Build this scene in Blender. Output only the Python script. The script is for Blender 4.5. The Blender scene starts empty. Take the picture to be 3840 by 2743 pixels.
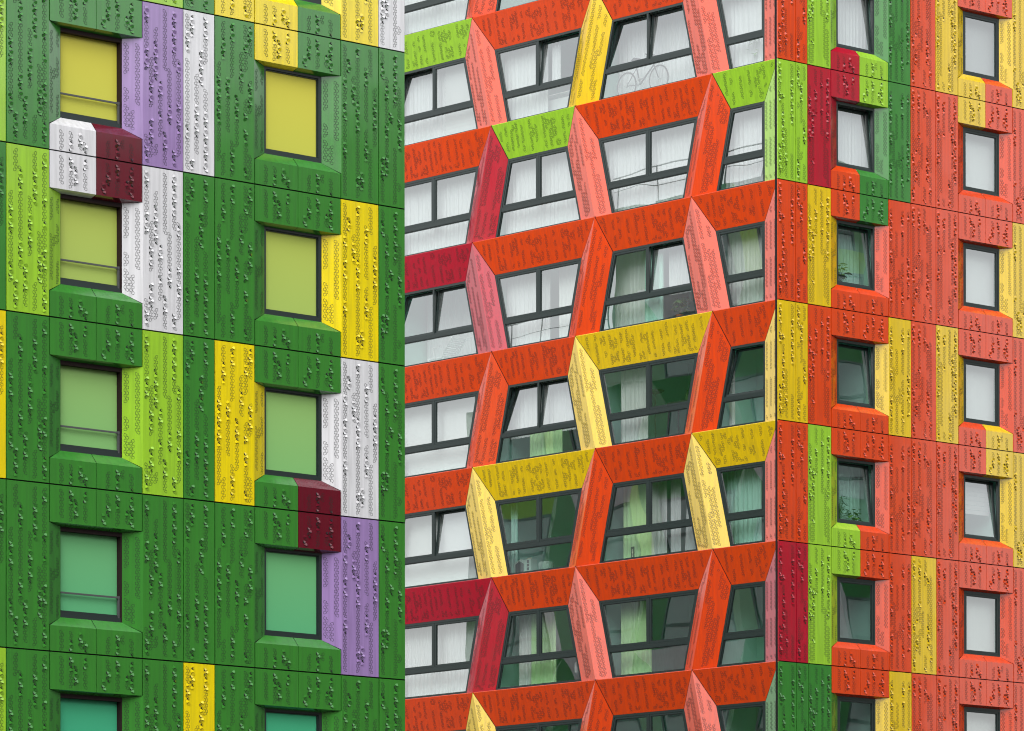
import bpy, math, random
from mathutils import Vector, Matrix
V = Vector
C = bpy.context.scene.collection
sc = bpy.context.scene
CAM_Z = 1.6
FL = 2.9                      # storey height
# ------------------------------------------------------------------ camera
f_px, vp, pit, rol = 17906.69, 4058.23, 0.00913, -0.00106
cd = bpy.data.cameras.new('camera'); cam = bpy.data.objects.new('camera', cd); C.objects.link(cam)
cd.sensor_width = 36; cd.lens = 36 * f_px / 3840; cd.shift_y = (vp - 1371.5) / 3840
cd.clip_start = 1; cd.clip_end = 5000
fw = V((0, math.cos(pit), math.sin(pit))); up0 = V((0, -math.sin(pit), math.cos(pit)))
rt = V((math.cos(rol), 0, 0)) + up0 * math.sin(rol); up = up0 * math.cos(rol) - V((1, 0, 0)) * math.sin(rol)
cam.matrix_world = Matrix(((rt.x, up.x, -fw.x, 0), (rt.y, up.y, -fw.y, 0), (rt.z, up.z, -fw.z, CAM_Z), (0, 0, 0, 1)))
sc.camera = cam
# ------------------------------------------------------------------ light
SUN_EL, SUN_AZ = math.radians(42), math.radians(193)
HOR = 0.85
w = bpy.data.worlds.new('World'); sc.world = w; w.use_nodes = True
nt = w.node_tree; nt.nodes.clear()
sky = nt.nodes.new('ShaderNodeTexSky'); sky.sky_type = 'NISHITA'; sky.sun_disc = False
sky.sun_elevation = SUN_EL; sky.sun_rotation = SUN_AZ; sky.air_density = 1.2; sky.dust_density = 2.0; sky.ozone_density = 1.0
hs = nt.nodes.new('ShaderNodeHueSaturation'); hs.inputs['Saturation'].default_value = 0.10
bg = nt.nodes.new('ShaderNodeBackground'); bg.inputs['Strength'].default_value = 0.15
wo = nt.nodes.new('ShaderNodeOutputWorld')
nt.links.new(sky.outputs[0], hs.inputs['Color']); tcw = nt.nodes.new('ShaderNodeTexCoord'); sxw = nt.nodes.new('ShaderNodeSeparateXYZ')       # cloud deck: thicker, dimmer towards the horizon
mrw = nt.nodes.new('ShaderNodeMapRange'); mrw.inputs['From Min'].default_value = 0.0; mrw.inputs['From Max'].default_value = 0.6; mrw.inputs['To Min'].default_value = HOR; mrw.inputs['To Max'].default_value = 1.0
mxw = nt.nodes.new('ShaderNodeVectorMath'); mxw.operation = 'SCALE'
nt.links.new(tcw.outputs['Generated'], sxw.inputs[0]); nt.links.new(sxw.outputs['Z'], mrw.inputs['Value']); nt.links.new(mrw.outputs[0], mxw.inputs['Scale']); nt.links.new(hs.outputs[0], mxw.inputs[0])
nt.links.new(mxw.outputs[0], bg.inputs['Color']); nt.links.new(bg.outputs[0], wo.inputs[0])
sd = bpy.data.lights.new('sun', 'SUN'); sd.energy = 1.0; sd.angle = math.radians(60); sd.color = (1, 0.97, 0.93)
sun = bpy.data.objects.new('sun', sd); C.objects.link(sun)
d = V((math.sin(SUN_AZ) * math.cos(SUN_EL), math.cos(SUN_AZ) * math.cos(SUN_EL), math.sin(SUN_EL)))
sun.rotation_euler = (-d).to_track_quat('-Z', 'Y').to_euler()
sc.view_settings.view_transform = 'Standard'; sc.view_settings.look = 'None'; sc.view_settings.exposure = 1.08; sc.view_settings.gamma = 1
sc.cycles.use_denoising = True; sc.cycles.denoising_prefilter = 'ACCURATE'; sc.cycles.use_adaptive_sampling = False; sc.cycles.filter_width = 1.1
sc.cycles.max_bounces = 8; sc.cycles.transparent_max_bounces = 12; sc.cycles.diffuse_bounces = 4; sc.cycles.glossy_bounces = 5
sc.cycles.caustics_reflective = False; sc.cycles.sample_clamp_indirect = 4
# ------------------------------------------------------------------ materials
MATS = {}
def principled(name, col, rough=0.5, spec=0.5, ior=1.5, coat=0.0, coat_r=0.2, noise=None, metallic=0.0):
    m = bpy.data.materials.new(name); m.use_nodes = True
    b = m.node_tree.nodes['Principled BSDF']
    b.inputs['Base Color'].default_value = (*col, 1); b.inputs['Roughness'].default_value = rough
    b.inputs['Specular IOR Level'].default_value = spec; b.inputs['IOR'].default_value = ior
    b.inputs['Coat Weight'].default_value = coat; b.inputs['Coat Roughness'].default_value = coat_r
    b.inputs['Metallic'].default_value = metallic
    MATS[name] = m
    return m
def paint(name, col):
    """coated facade sheet: gloss coat, faint dirt runs and faint unevenness of the sheet"""
    m = principled(name, col, rough=0.5, spec=0.0, coat=PAINT_COAT, coat_r=0.13)
    t = m.node_tree; b = t.nodes['Principled BSDF']; b.inputs['Coat IOR'].default_value = PAINT_IOR
    geo = t.nodes.new('ShaderNodeTexCoord')
    mp = t.nodes.new('ShaderNodeMapping'); mp.inputs['Scale'].default_value = (9, 9, 0.55)
    nz = t.nodes.new('ShaderNodeTexNoise'); nz.inputs['Scale'].default_value = 1.6; nz.inputs['Detail'].default_value = 6
    rp = t.nodes.new('ShaderNodeValToRGB'); rp.color_ramp.elements[0].position = 0.30; rp.color_ramp.elements[1].position = 0.62
    dk = tuple(c * 0.80 + 0.006 for c in col)
    rp.color_ramp.elements[0].color = (*dk, 1); rp.color_ramp.elements[1].color = (*col, 1)
    t.links.new(geo.outputs['Object'], mp.inputs['Vector']); t.links.new(mp.outputs[0], nz.inputs['Vector'])
    t.links.new(nz.outputs['Fac'], rp.inputs['Fac']); t.links.new(rp.outputs[0], b.inputs['Base Color'])
    oi = t.nodes.new('ShaderNodeObjectInfo'); ad = t.nodes.new('ShaderNodeVectorMath'); ad.operation = 'ADD'
    t.links.new(geo.outputs['Object'], ad.inputs[0]); t.links.new(oi.outputs['Location'], ad.inputs[1])
    n2 = t.nodes.new('ShaderNodeTexNoise'); n2.inputs['Scale'].default_value = 1.1; n2.inputs['Detail'].default_value = 1
    bp = t.nodes.new('ShaderNodeBump'); bp.inputs['Strength'].default_value = 0.25; bp.inputs['Distance'].default_value = 0.02
    t.links.new(ad.outputs[0], n2.inputs['Vector']); t.links.new(n2.outputs['Fac'], bp.inputs['Height'])
    t.links.new(bp.outputs[0], b.inputs['Normal']); t.links.new(bp.outputs[0], b.inputs['Coat Normal'])
    return m
PAINT_COAT, PAINT_IOR = 1.0, 1.8
def s2l(r, g, b):
    return tuple((c / 255 / 12.92) if c / 255 <= 0.04045 else ((c / 255 + 0.055) / 1.055) ** 2.4 for c in (r, g, b))
PAINTS = {
    'green': (0.036, 0.208, 0.026), 'lime': (0.300, 0.560, 0.030), 'yellow': (0.800, 0.630, 0.004), 'gold': (0.740, 0.500, 0.004),
    'white': (0.680, 0.680, 0.705), 'purple': (0.310, 0.200, 0.440), 'maroon': (0.120, 0.003, 0.014),
    'orange': (0.690, 0.055, 0.004), 'crimson': (0.430, 0.003, 0.022)}
for k_, c_ in PAINTS.items(): paint('paint_' + k_, c_)
DARK = principled('joint_dark', (0.012, 0.012, 0.012), 0.8, 0.2)
GROOVE = principled('cut_groove', (0.02, 0.022, 0.02), 0.8, 0.2)
ANTH = principled('anthracite_frame', (0.016, 0.026, 0.025), 0.32, 0.5)
JAMB = principled('dark_jamb', (0.02, 0.009, 0.010), 0.6, 0.2)
RAILM = principled('rail_metal', (0.07, 0.072, 0.075), 0.4, 0.5)
def glass(name, tint, refl, bump=0.5):
    m = bpy.data.materials.new(name); m.use_nodes = True; t = m.node_tree; t.nodes.clear()
    o = t.nodes.new('ShaderNodeOutputMaterial'); mx = t.nodes.new('ShaderNodeMixShader')
    tr = t.nodes.new('ShaderNodeBsdfTransparent'); tr.inputs[0].default_value = (*tint, 1)
    gl = t.nodes.new('ShaderNodeBsdfGlossy'); gl.inputs['Color'].default_value = (0.95, 0.97, 0.97, 1); gl.inputs['Roughness'].default_value = 0.0
    ge = t.nodes.new('ShaderNodeNewGeometry'); dt = t.nodes.new('ShaderNodeVectorMath'); dt.operation = 'DOT_PRODUCT'
    ab = t.nodes.new('ShaderNodeMath'); ab.operation = 'ABSOLUTE'; om = t.nodes.new('ShaderNodeMath'); om.operation = 'SUBTRACT'; om.inputs[0].default_value = 1.0
    fr = t.nodes.new('ShaderNodeMath'); fr.operation = 'POWER'; fr.inputs[1].default_value = 4.0
    t.links.new(ge.outputs['Incoming'], dt.inputs[0]); t.links.new(ge.outputs['True Normal'], dt.inputs[1]); t.links.new(dt.outputs['Value'], ab.inputs[0])
    t.links.new(ab.outputs[0], om.inputs[1]); t.links.new(om.outputs[0], fr.inputs[0])
    ma = t.nodes.new('ShaderNodeMath'); ma.operation = 'ADD'; ma.inputs[1].default_value = refl; ma.use_clamp = True
    tc = t.nodes.new('ShaderNodeTexCoord'); oi = t.nodes.new('ShaderNodeObjectInfo')
    ad = t.nodes.new('ShaderNodeVectorMath'); ad.operation = 'ADD'
    nz = t.nodes.new('ShaderNodeTexNoise'); nz.inputs['Scale'].default_value = 0.9; nz.inputs['Detail'].default_value = 0
    bp = t.nodes.new('ShaderNodeBump'); bp.inputs['Strength'].default_value = bump; bp.inputs['Distance'].default_value = 0.005
    t.links.new(tc.outputs['Object'], ad.inputs[0]); t.links.new(oi.outputs['Location'], ad.inputs[1])
    t.links.new(ad.outputs[0], nz.inputs['Vector']); t.links.new(nz.outputs['Fac'], bp.inputs['Height'])
    t.links.new(bp.outputs[0], gl.inputs['Normal'])
    t.links.new(fr.outputs[0], ma.inputs[0]); t.links.new(ma.outputs[0], mx.inputs[0])
    t.links.new(tr.outputs[0], mx.inputs[1]); t.links.new(gl.outputs[0], mx.inputs[2]); t.links.new(mx.outputs[0], o.inputs[0])
    MATS[name] = m
    return m
GLASS = glass('coated_glass', (0.90, 0.955, 0.935), 0.33)
# pane colour of the green house: graded from yellow high up to teal low down
def pane_gradient():
    m = principled('graded_pane_colour', (0.5, 0.5, 0.2), 0.3, 0.15)
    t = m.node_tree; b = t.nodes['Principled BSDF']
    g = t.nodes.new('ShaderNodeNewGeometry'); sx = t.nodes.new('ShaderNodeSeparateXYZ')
    mr = t.nodes.new('ShaderNodeMapRange'); mr.inputs['From Min'].default_value = PANE_Z[0]; mr.inputs['From Max'].default_value = PANE_Z[1]
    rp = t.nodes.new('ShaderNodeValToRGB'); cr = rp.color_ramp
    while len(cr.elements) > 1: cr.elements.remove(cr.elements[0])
    for i, (p, c) in enumerate(PANE_RAMP):
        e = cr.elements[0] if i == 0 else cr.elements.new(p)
        e.position = p; e.color = (*[min(1, v * PANE_GAIN) for v in s2l(*c)], 1)
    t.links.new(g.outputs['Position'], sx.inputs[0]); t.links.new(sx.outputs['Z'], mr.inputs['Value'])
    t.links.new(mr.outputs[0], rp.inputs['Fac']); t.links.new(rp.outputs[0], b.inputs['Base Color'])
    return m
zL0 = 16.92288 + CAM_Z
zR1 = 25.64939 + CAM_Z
PANE_GAIN = 0.92
PANE_Z = (zL0 - 10.1, zL0 + 2.35)
PANE_RAMP = [(0.0, (66, 170, 128)), (0.055, (72, 172, 126)), (0.175, (95, 175, 122)), (0.29, (112, 180, 119)), (0.406, (130, 185, 113)),
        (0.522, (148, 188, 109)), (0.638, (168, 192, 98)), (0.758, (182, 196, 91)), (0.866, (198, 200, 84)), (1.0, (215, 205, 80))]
PANE_GRAD = pane_gradient()
# ------------------------------------------------------------------ mesh builder
class MB:
    def __init__(s): s.v = []; s.f = []; s.m = []
    def poly(s, pts, mi=0):
        b = len(s.v); s.v += [tuple(p) for p in pts]; s.f.append(tuple(range(b, b + len(pts)))); s.m.append(mi)
    def ring(s, A, B, mi=0):
        b = len(s.v); n = len(A); s.v += [tuple(p) for p in A] + [tuple(p) for p in B]
        for i in range(n):
            j = (i + 1) % n; s.f.append((b + i, b + j, b + n + j, b + n + i)); s.m.append(mi)
    def prism(s, A, B, mi=0):
        b = len(s.v); n = len(A); s.v += [tuple(p) for p in A] + [tuple(p) for p in B]
        s.f.append(tuple(range(b, b + n))); s.m.append(mi); s.f.append(tuple(range(b + 2 * n - 1, b + n - 1, -1))); s.m.append(mi)
        for i in range(n):
            j = (i + 1) % n; s.f.append((b + j, b + i, b + n + i, b + n + j)); s.m.append(mi)
    def box(s, lo, hi, mi=0):
        (a, b_, c), (d_, e, f) = lo, hi
        s.prism([(a, b_, c), (d_, b_, c), (d_, e, c), (a, e, c)], [(a, b_, f), (d_, b_, f), (d_, e, f), (a, e, f)], mi)
    def tube(s, pts, r, n=8, mi=0, closed=False):
        P = [V(p) for p in pts]; R = []
        for i, p in enumerate(P):
            if closed: t = P[(i + 1) % len(P)] - P[i - 1]
            else: t = P[min(i + 1, len(P) - 1)] - P[max(i - 1, 0)]
            t.normalize(); a = t.orthogonal() if not R else R[-1][1] - t * R[-1][1].dot(t); a.normalize(); b = t.cross(a)
            rr = r[i] if isinstance(r, (list, tuple)) else r
            R.append(([p + (a * math.cos(2 * math.pi * k / n) + b * math.sin(2 * math.pi * k / n)) * rr for k in range(n)], a))
        base = len(s.v)
        for q, _ in R: s.v += [tuple(x) for x in q]
        L = len(R)
        for i in range(L if closed else L - 1):
            i2 = (i + 1) % L
            for k in range(n):
                k2 = (k + 1) % n; s.f.append((base + i * n + k, base + i * n + k2, base + i2 * n + k2, base + i2 * n + k)); s.m.append(mi)
        if not closed:
            s.f.append(tuple(base + k for k in range(n))[::-1]); s.m.append(mi)
            s.f.append(tuple(base + (L - 1) * n + k for k in range(n))); s.m.append(mi)
    def mesh(s, name, mats, smooth=False):
        me = bpy.data.meshes.new(name); me.from_pydata(s.v, [], s.f)
        for m in mats: me.materials.append(m)
        me.polygons.foreach_set('material_index', s.m)
        if smooth: me.polygons.foreach_set('use_smooth', [True] * len(s.f))
        me.update(); return me
def link(name, me, parent=None, loc=(0, 0, 0), label=None, mat0=None):
    o = bpy.data.objects.new(name, me); C.objects.link(o)
    if parent: o.parent = parent
    o.location = loc
    if label: o['label'] = label
    if mat0:
        o.material_slots[0].link = 'OBJECT'; o.material_slots[0].material = mat0
    return o
def build(name, mb, mats, parent=None, loc=(0, 0, 0), label=None, smooth=False):
    return link(name, mb.mesh(name, mats if isinstance(mats, (list, tuple)) else [mats], smooth), parent, loc, label)
def thing(name, label, cat, loc=(0, 0, 0), rz=0, group=None):
    o = bpy.data.objects.new(name, None); C.objects.link(o); o.location = loc; o.rotation_euler = (0, 0, rz); o.empty_display_size = 0.3
    o['label'] = label; o['category'] = cat
    if group: o['group'] = group
    return o
def tag(o, label, cat, group=None):
    o['label'] = label; o['category'] = cat
    if group: o['group'] = group
    return o
# ------------------------------------------------------------------ cut triangle pattern
A_, W_ = 0.0985, 0.1025          # row pitch and strip pitch of the lattice
def inside(p, poly, mar):
    n = len(poly); sgn = 0
    for i in range(n):
        a = poly[i]; b = poly[(i + 1) % n]; ex, ey = b[0] - a[0], b[1] - a[1]; L = math.hypot(ex, ey)
        if L < 1e-9: continue
        c = (ex * (p[1] - a[1]) - ey * (p[0] - a[0])) / L
        if sgn == 0: sgn = 1 if area(poly) > 0 else -1
        if c * sgn < mar: return False
    return True
def area(p): return 0.5 * sum(p[i][0] * p[(i + 1) % len(p)][1] - p[(i + 1) % len(p)][0] * p[i][1] for i in range(len(p)))
def pattern(mb, O, ex, ez, n, poly, chains, org, mar=0.012, sc_=0.80, cut=0.24, lw=0.0056, opens=True, scale=1.0):
    """chains: (strip, k0, k1, ((o0,o1),...)) ; strips run along -ez from org (2d). mat 0 paint, 1 groove."""
    O, ex, ez, n = V(O), V(ex), V(ez), V(n); a, wd = A_ * scale, W_ * scale; done = set()
    for ch in chains:
        j, k0, k1 = ch[:3]; op = ch[3] if len(ch) > 3 and opens else ()
        for m in range(int(round(2 * k0)), int(round(2 * k1))):
            if (j, m) in done: continue
            done.add((j, m))
            xl = org[0] + j * wd; xr = xl + wd; zt = org[1] - m * 0.5 * a
            if (m + j) % 2 == 0: T = [(xl, zt), (xl, zt - a), (xr, zt - a / 2)]
            else: T = [(xr, zt), (xl, zt - a / 2), (xr, zt - a)]
            if not all(inside(p, poly, mar - 0.012) for p in T): continue
            cx = sum(p[0] for p in T) / 3; cz = sum(p[1] for p in T) / 3
            def hexa(s):
                Q = [(cx + (p[0] - cx) * s, cz + (p[1] - cz) * s) for p in T]; H = []
                for i in range(3):
                    p, q, r = Q[i - 1], Q[i], Q[(i + 1) % 3]
                    H.append((q[0] + (p[0] - q[0]) * cut, q[1] + (p[1] - q[1]) * cut)); H.append((q[0] + (r[0] - q[0]) * cut, q[1] + (r[1] - q[1]) * cut))
                return H
            to3 = lambda P, h: [O + ex * p[0] + ez * p[1] + n * h for p in P]
            if any(o0 <= m / 2 < o1 for o0, o1 in op):
                H = hexa(sc_); mb.poly(to3(hexa(sc_ * 1.0), 0.0018), 1)
                h = (m + 2 * j) % 3; p0 = H[(2 * h + 1) % 6]; p1 = H[(2 * h + 2) % 6]
                H3 = to3(hexa(sc_ * 0.955), 0.0030); a3, b3 = to3([p0, p1], 0.0030); ax = (b3 - a3).normalized()
                ang = 0.47
                best = None
                for sgn in (1, -1):
                    R = Matrix.Rotation(ang * sgn, 3, ax); Q = [a3 + R @ (q - a3) for q in H3]
                    hh = sum((q - a3).dot(n) for q in Q)
                    if best is None or hh > best[0]: best = (hh, Q)
                mb.poly(best[1], 0)
            else:
                mb.ring(to3(hexa(sc_), 0.0018), to3(hexa(sc_ * (1 - lw / 0.0245 / scale)), 0.0018), 1)
def flat_chains(seed, nst, rows=28.4):
    rnd = random.Random(seed); out = []; j = 0
    while j < nst:
        k = rnd.choice([0, 0, 0, 1.5, 4, 7]); jj = j
        while k < rows - 2:
            L = rnd.choice([4, 6.5, 9, 12, 16, 22]); e = min(rows, k + L)
            op = []; q = k + rnd.choice([0, 1, 3])
            while q < e:
                ln = rnd.choice([1.5, 3, 4.5, 7]); op.append((q, min(q + ln, e))); q += ln + rnd.choice([1, 2.5, 5, 9])
            if rnd.random() < 0.3: op = []
            out.append((jj, k, e, tuple(op)))
            if rnd.random() < 0.55 and e < rows - 3:
                nj = jj + rnd.choice([-1, 1]); nj = max(0, min(nst - 1, nj)); k = e - rnd.choice([1.5, 2, 3]); jj = nj
            else:
                k = e + rnd.choice([0.8, 1.5, 3]); jj = j
        j += 2
    return out
def fin_chains(seed, nst, rows):
    rnd = random.Random(seed); out = []; j = 0
    while j < nst:
        k = rnd.choice([0, 0.5, 1.5, 3.0]); jj = j
        while k < rows - 2:
            e = min(rows, k + rnd.choice([4.5, 6, 8, 11])); out.append((jj, k, e))
            if rnd.random() < 0.6:
                nj = jj + rnd.choice([-1, 1]); jj = nj if 0 <= nj < nst else jj; k = e - rnd.choice([1.5, 2.0, 2.5])
            else: k = e + rnd.choice([0.8, 1.5]); jj = j
        j += 2
    return out
def band_chains(seed, nst, rows):
    rnd = random.Random(seed); out = []; j = 0
    while j < nst:
        k = rnd.choice([0, 0.5, 1.0, 1.72])
        while k < rows - 1:
            L = rnd.choice([1.5, 2.5, 3.5, 4.5, 5.5]); e = min(rows, k + L); out.append((j, k, e))
            if rnd.random() < 0.36:
                nj = j + rnd.choice([-1, 1]); s0 = rnd.choice([k + 0.5, max(k, e - 2)]); out.append((nj, s0, min(rows, s0 + rnd.choice([1.5, 1.5, 2.5, 3.0]))))
            k = e + rnd.choice([0.7, 1.0, 1.6])
        j += rnd.choice([2, 2, 3])
    return out
# ================================================================== buildings
thR, thL = 0.7307, 0.73469
Yc, YL = 114.53515, 88.0382
Pc = V(((2922.3 - 1920) / f_px * Yc, Yc, 0)); PL = V(((1522.0 - 1920) / f_px * YL, YL, 0))
green = thing('green_apartment_building', 'mostly green panelled apartment block in front, with yellow to teal window panes', 'building', PL, thL)
orange = thing('orange_apartment_building', 'orange and red panelled apartment block behind, with slanted windows and a folded zigzag facade', 'building', Pc, thR)
PN = {'gold': 'golden yellow', 'green': None, 'lime': 'lime green', 'yellow': 'bright yellow', 'white': 'white', 'purple': 'lilac purple', 'maroon': 'dark maroon', 'orange': 'orange red', 'crimson': 'crimson'}
def plabel(col, what, base):
    return None if col == base else f'{PN[col] or "green"} {what}'
PM = lambda c: MATS['paint_' + c]
G = 0.0120                  # half joint
D_, IN_ = 0.145, 0.34       # depth and side inset of the window funnels
ZS, ZI, ZH, ZJ = 0.452, 0.62, 2.245, 2.198   # sill front top, sill inner, head front bottom, head inner
EX, EZ, NO = V((1, 0, 0)), V((0, 0, 1)), V((0, -1, 0))
def back_edge(mb, pts, n, dep=0.028, mi=0):
    P = [V(p) for p in pts]; mb.ring(P, [p - V(n) * dep for p in P], mi)
REV_L = [(0, 0.6, 4.6), (2, 0.3, 3.2), (2, 5, 8.4), (0, 7, 15), (1, 7.2, 9), (2, 11.5, 15.5)]
REV_R = [(0, 0.2, 5.4), (2, 0.2, 11), (0, 8, 10.5), (0, 11, 15.2), (1, 12.1, 15.6)]
def flat_mesh(name, x0, x1, chains, rl, rr, m0=0.04):
    """front sheet; rl/rr: the sheet folds back into a window on its left/right"""
    mb = MB(); q = [(x0 + G, 0, G), (x1 - G, 0, G), (x1 - G, 0, FL - G), (x0 + G, 0, FL - G)]
    mb.poly(q); back_edge(mb, q, NO)
    pattern(mb, (0, 0, 0), EX, EZ, NO, [(x0, 0), (x1, 0), (x1, FL), (x0, FL)], chains, (x0 + m0, FL - 0.055))
    if rr:
        P = [V((x1 - G, 0, ZS + .006)), V((x1 + IN_, D_, ZI)), V((x1 + IN_, D_, ZJ)), V((x1 - G, 0, ZH - .006))]; mb.poly(P); reveal(mb, P, REV_L)
    if rl:
        P = [V((x0 - IN_, D_, ZI)), V((x0 + G, 0, ZS + .006)), V((x0 + G, 0, ZH - .006)), V((x0 - IN_, D_, ZJ))]; mb.poly(P); reveal(mb, P, REV_R)
    return mb.mesh(name, [PM('green'), GROOVE])
def reveal(mb, P, chains):
    ex = (P[1] - P[0]); ex.z = 0; w = ex.length; ex.normalize(); n = ex.cross(EZ); 
    if n.y > 0: n = -n
    p2 = [((p - P[0]).dot(ex), (p - P[0]).z) for p in P]
    top = min(p2[2][1], p2[3][1])
    pattern(mb, P[0], ex, EZ, n, p2, chains, (0.025, top - 0.04), opens=False, mar=0.016)
SILL_CH = ([(2, 0.2, 3.6), (4, 0.1, 4, ((1.5, 4),)), (6, 0.1, 3.2, ((0, 2.2),)), (7, 1.4, 4.2, ((2, 4),)), (9, 0.5, 4, ((2.5, 4),))],
           [(2, 0.4, 3.6), (4, 0, 3.9, ((0, 3.9),)), (5, 0, 1.6), (7, 0.4, 3.7, ((2.6, 4),)), (9, 1.2, 4.0, ((1.4, 4),))])
HEAD_CH = ([(2, 0, 4.9), (4, 0.2, 6.2, ((0, 2.5),)), (5, 1.5, 5, ((1.4, 5),)), (7, 0, 2.1, ((0, 2.1),)), (7, 2.6, 6), (9, 0.1, 6.2, ((0.1, 4.5),))],
           [(2, 0, 4, ((1.5, 4),)), (1, 3.4, 6, ((3.4, 5.2),)), (4, 0, 6.2, ((0, 2.8),)), (7, 0, 6.4, ((0, 5.4),)), (6, 2.4, 5, ((2.4, 4),)), (9, 0, 5.6, ((0, 2.1),))])
def sill_mesh(name, xa, xm, xb, half):
    mb = MB(); a, b = (xa + G, xm - G / 2) if half == 0 else (xm + G / 2, xb - G)
    q = [V((a, 0, G)), V((b, 0, G)), V((b, 0, ZS)), V((a, 0, ZS))]; mb.poly(q); back_edge(mb, [q[3], q[0], q[1], q[2]], NO)
    ia, ib = (xa + IN_ + .004, b) if half == 0 else (a, xb - IN_ - .004)
    mb.poly([q[3], q[2], (ib, D_, ZI), (ia, D_, ZI)])
    pattern(mb, (0, 0, 0), EX, EZ, NO, [(a, 0), (b, 0), (b, ZS), (a, ZS)], SILL_CH[half], ((xa if half == 0 else xm) + 0.0, ZS - 0.055))
    return mb.mesh(name, [PM('green'), GROOVE])
def head_mesh(name, xa, xm, xb, half):
    mb = MB(); a, b = (xa + G, xm - G / 2) if half == 0 else (xm + G / 2, xb - G); z0 = ZH - FL
    q = [V((a, 0, z0)), V((b, 0, z0)), V((b, 0, -G)), V((a, 0, -G))]; mb.poly(q); back_edge(mb, q, NO)
    ia, ib = (xa + IN_ + .004, b) if half == 0 else (a, xb - IN_ - .004)
    mb.poly([q[1], q[0], (ia, D_, ZJ - FL), (ib, D_, ZJ - FL)])
    pattern(mb, (0, 0, 0), EX, EZ, NO, [(a, z0), (b, z0), (b, 0), (a, 0)], HEAD_CH[half], ((xa if half == 0 else xm) + 0.0, -0.05))
    return mb.mesh(name, [PM('green'), GROOVE])
def facade_backing(mb, cols, wins, zlo, zhi, seams):
    for x0, x1 in cols: mb.box((x0 - .03, .034, zlo), (x1 + .03, .10, zhi))
    for xa, xb in wins:
        for z in seams:
            mb.box((xa + .03, .034, z + ZH - FL + .01), (xb - .03, .12, z + ZS - .01))
            for (x, sx) in ((xa, 1), (xb, -1)):     # behind the folds
                mb.poly([(x, .05, z + ZS - .2), (x + sx * IN_, D_ + .025, z + ZI - .05), (x + sx * IN_, D_ + .025, z + ZJ + .05), (x, .05, z + ZH + .2)])
            mb.poly([(xa, .05, z + ZH), (xb, .05, z + ZH), (xb - IN_, D_ + .03, z + ZJ), (xa + IN_, D_ + .03, z + ZJ)])
            mb.poly([(xa, .06, z + ZS - .03), (xb, .06, z + ZS - .03), (xb - IN_, D_ + .03, z + ZI - .03), (xa + IN_, D_ + .03, z + ZI - .03)])
# ---- pattern chains read off the photo for the green facade
CH_P1 = [(0, 7.5, 23.6, ((10, 15), (20, 23))), (1, 0, 4.2), (1, 23, 28, ((23, 28),)), (2, 3.2, 21, ((3.5, 7.5), (16, 20))), (3, 20, 27.5, ((20, 25),)),
         (4, 8, 18.6, ((11, 17),)), (5, 0, 9.5, ((3, 9.5),)), (5, 23, 28.4), (6, 14, 23, ((18, 23),)), (7, 0, 28.4, ((1, 3), (8, 9.5), (12, 13.5), (17, 21), (24, 28.4)))]
CH_P2 = [(0, 0, 11.5, ((0, 3), (7.5, 11.5))), (2, 3.5, 13, ((6, 13),)), (1, 9, 18, ((13, 17),)), (1, 20, 27, ((20, 24.5),)), (0, 23, 28.4, ((24.5, 28.4),)),
         (2, 24.5, 26.5), (3, 13, 23, ((13, 16), (18.5, 20))), (4, 22, 28.4, ((22, 25.5),)), (4, 0, 11), (5, 10.5, 20.5, ((17, 20.5),)), (6, 0, 9.8, ((0, 7.5),)),
         (7, 8.6, 26, ((8.6, 11), (16.5, 18), (19.5, 22))), (6, 25, 28.4, ((25, 28),))]
CH_P3 = [(0, 0, 6.8, ((3, 6.8),)), (1, 0, 4, ((0, 4),)), (0, 7.8, 28.4, ((20, 22.5),)), (4, 0, 8.5, ((0, 4),)), (3, 6, 12.5, ((6, 12.5),)), (2, 10.5, 25, ((16, 22),)),
         (4, 13, 28.4, ((17, 28.4),)), (1, 26, 28.4, ((26, 28.4),))]
CH_P4 = [(1, 0, 7, ((3, 7),)), (3, 0, 10.2, ((0, 3.5),)), (7, 0, 5.5, ((0, 3),)), (6, 0, 8.5, ((3, 5),)), (5, 5, 12.5, ((8, 10.5),)), (0, 7.5, 25.4, ((10, 19),)),
         (2, 10, 20, ((10, 14),)), (4, 13, 22.5, ((13, 17.5),)), (7, 10.2, 16, ((10.2, 15),)), (6, 13.6, 17.6, ((16, 17.6),)), (6, 19, 28.4, ((19, 22), (26, 28.4))),
         (7, 23.5, 28.4), (3, 21.5, 28.4, ((23, 27),)), (1, 24, 28.4)]
CH_P5 = [(0, 0, 28.2, ((6, 8), (10.5, 14), (18, 21))), (1, 2.4, 5, ((2.4, 5),)), (2, 5.4, 11, ((7, 11),)), (3, 0, 28, ((0, 2), (10, 16), (24, 26))), (6, 0, 5.2),
         (5, 3.6, 13.6, ((3.6, 7),)), (7, 7, 18, ((9, 15),)), (5, 15, 21, ((17, 21),)), (6, 18.6, 28.2), (4, 23, 26.6, ((23, 26.6),))]
CH_P6 = [(0, 0, 4.8, ((2, 4.8),)), (1, 4.4, 22.8, ((6, 9), (13, 16), (19, 22.8))), (2, 10.8, 13.2, ((10.8, 13.2),)), (3, 0, 10, ((0, 9),)), (4, 6, 18, ((12, 18),)),
         (0, 19.5, 28, ((19.5, 24),)), (3, 17.4, 28), (4, 24, 25.6)]
def copies(name, me, parent, rows, cols_by_row, what, base, zrow):
    for r in rows:
        c = cols_by_row[r]
        link(name, me, parent, (0, 0, zrow(r)), plabel(c, what, base), PM(c))
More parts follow.
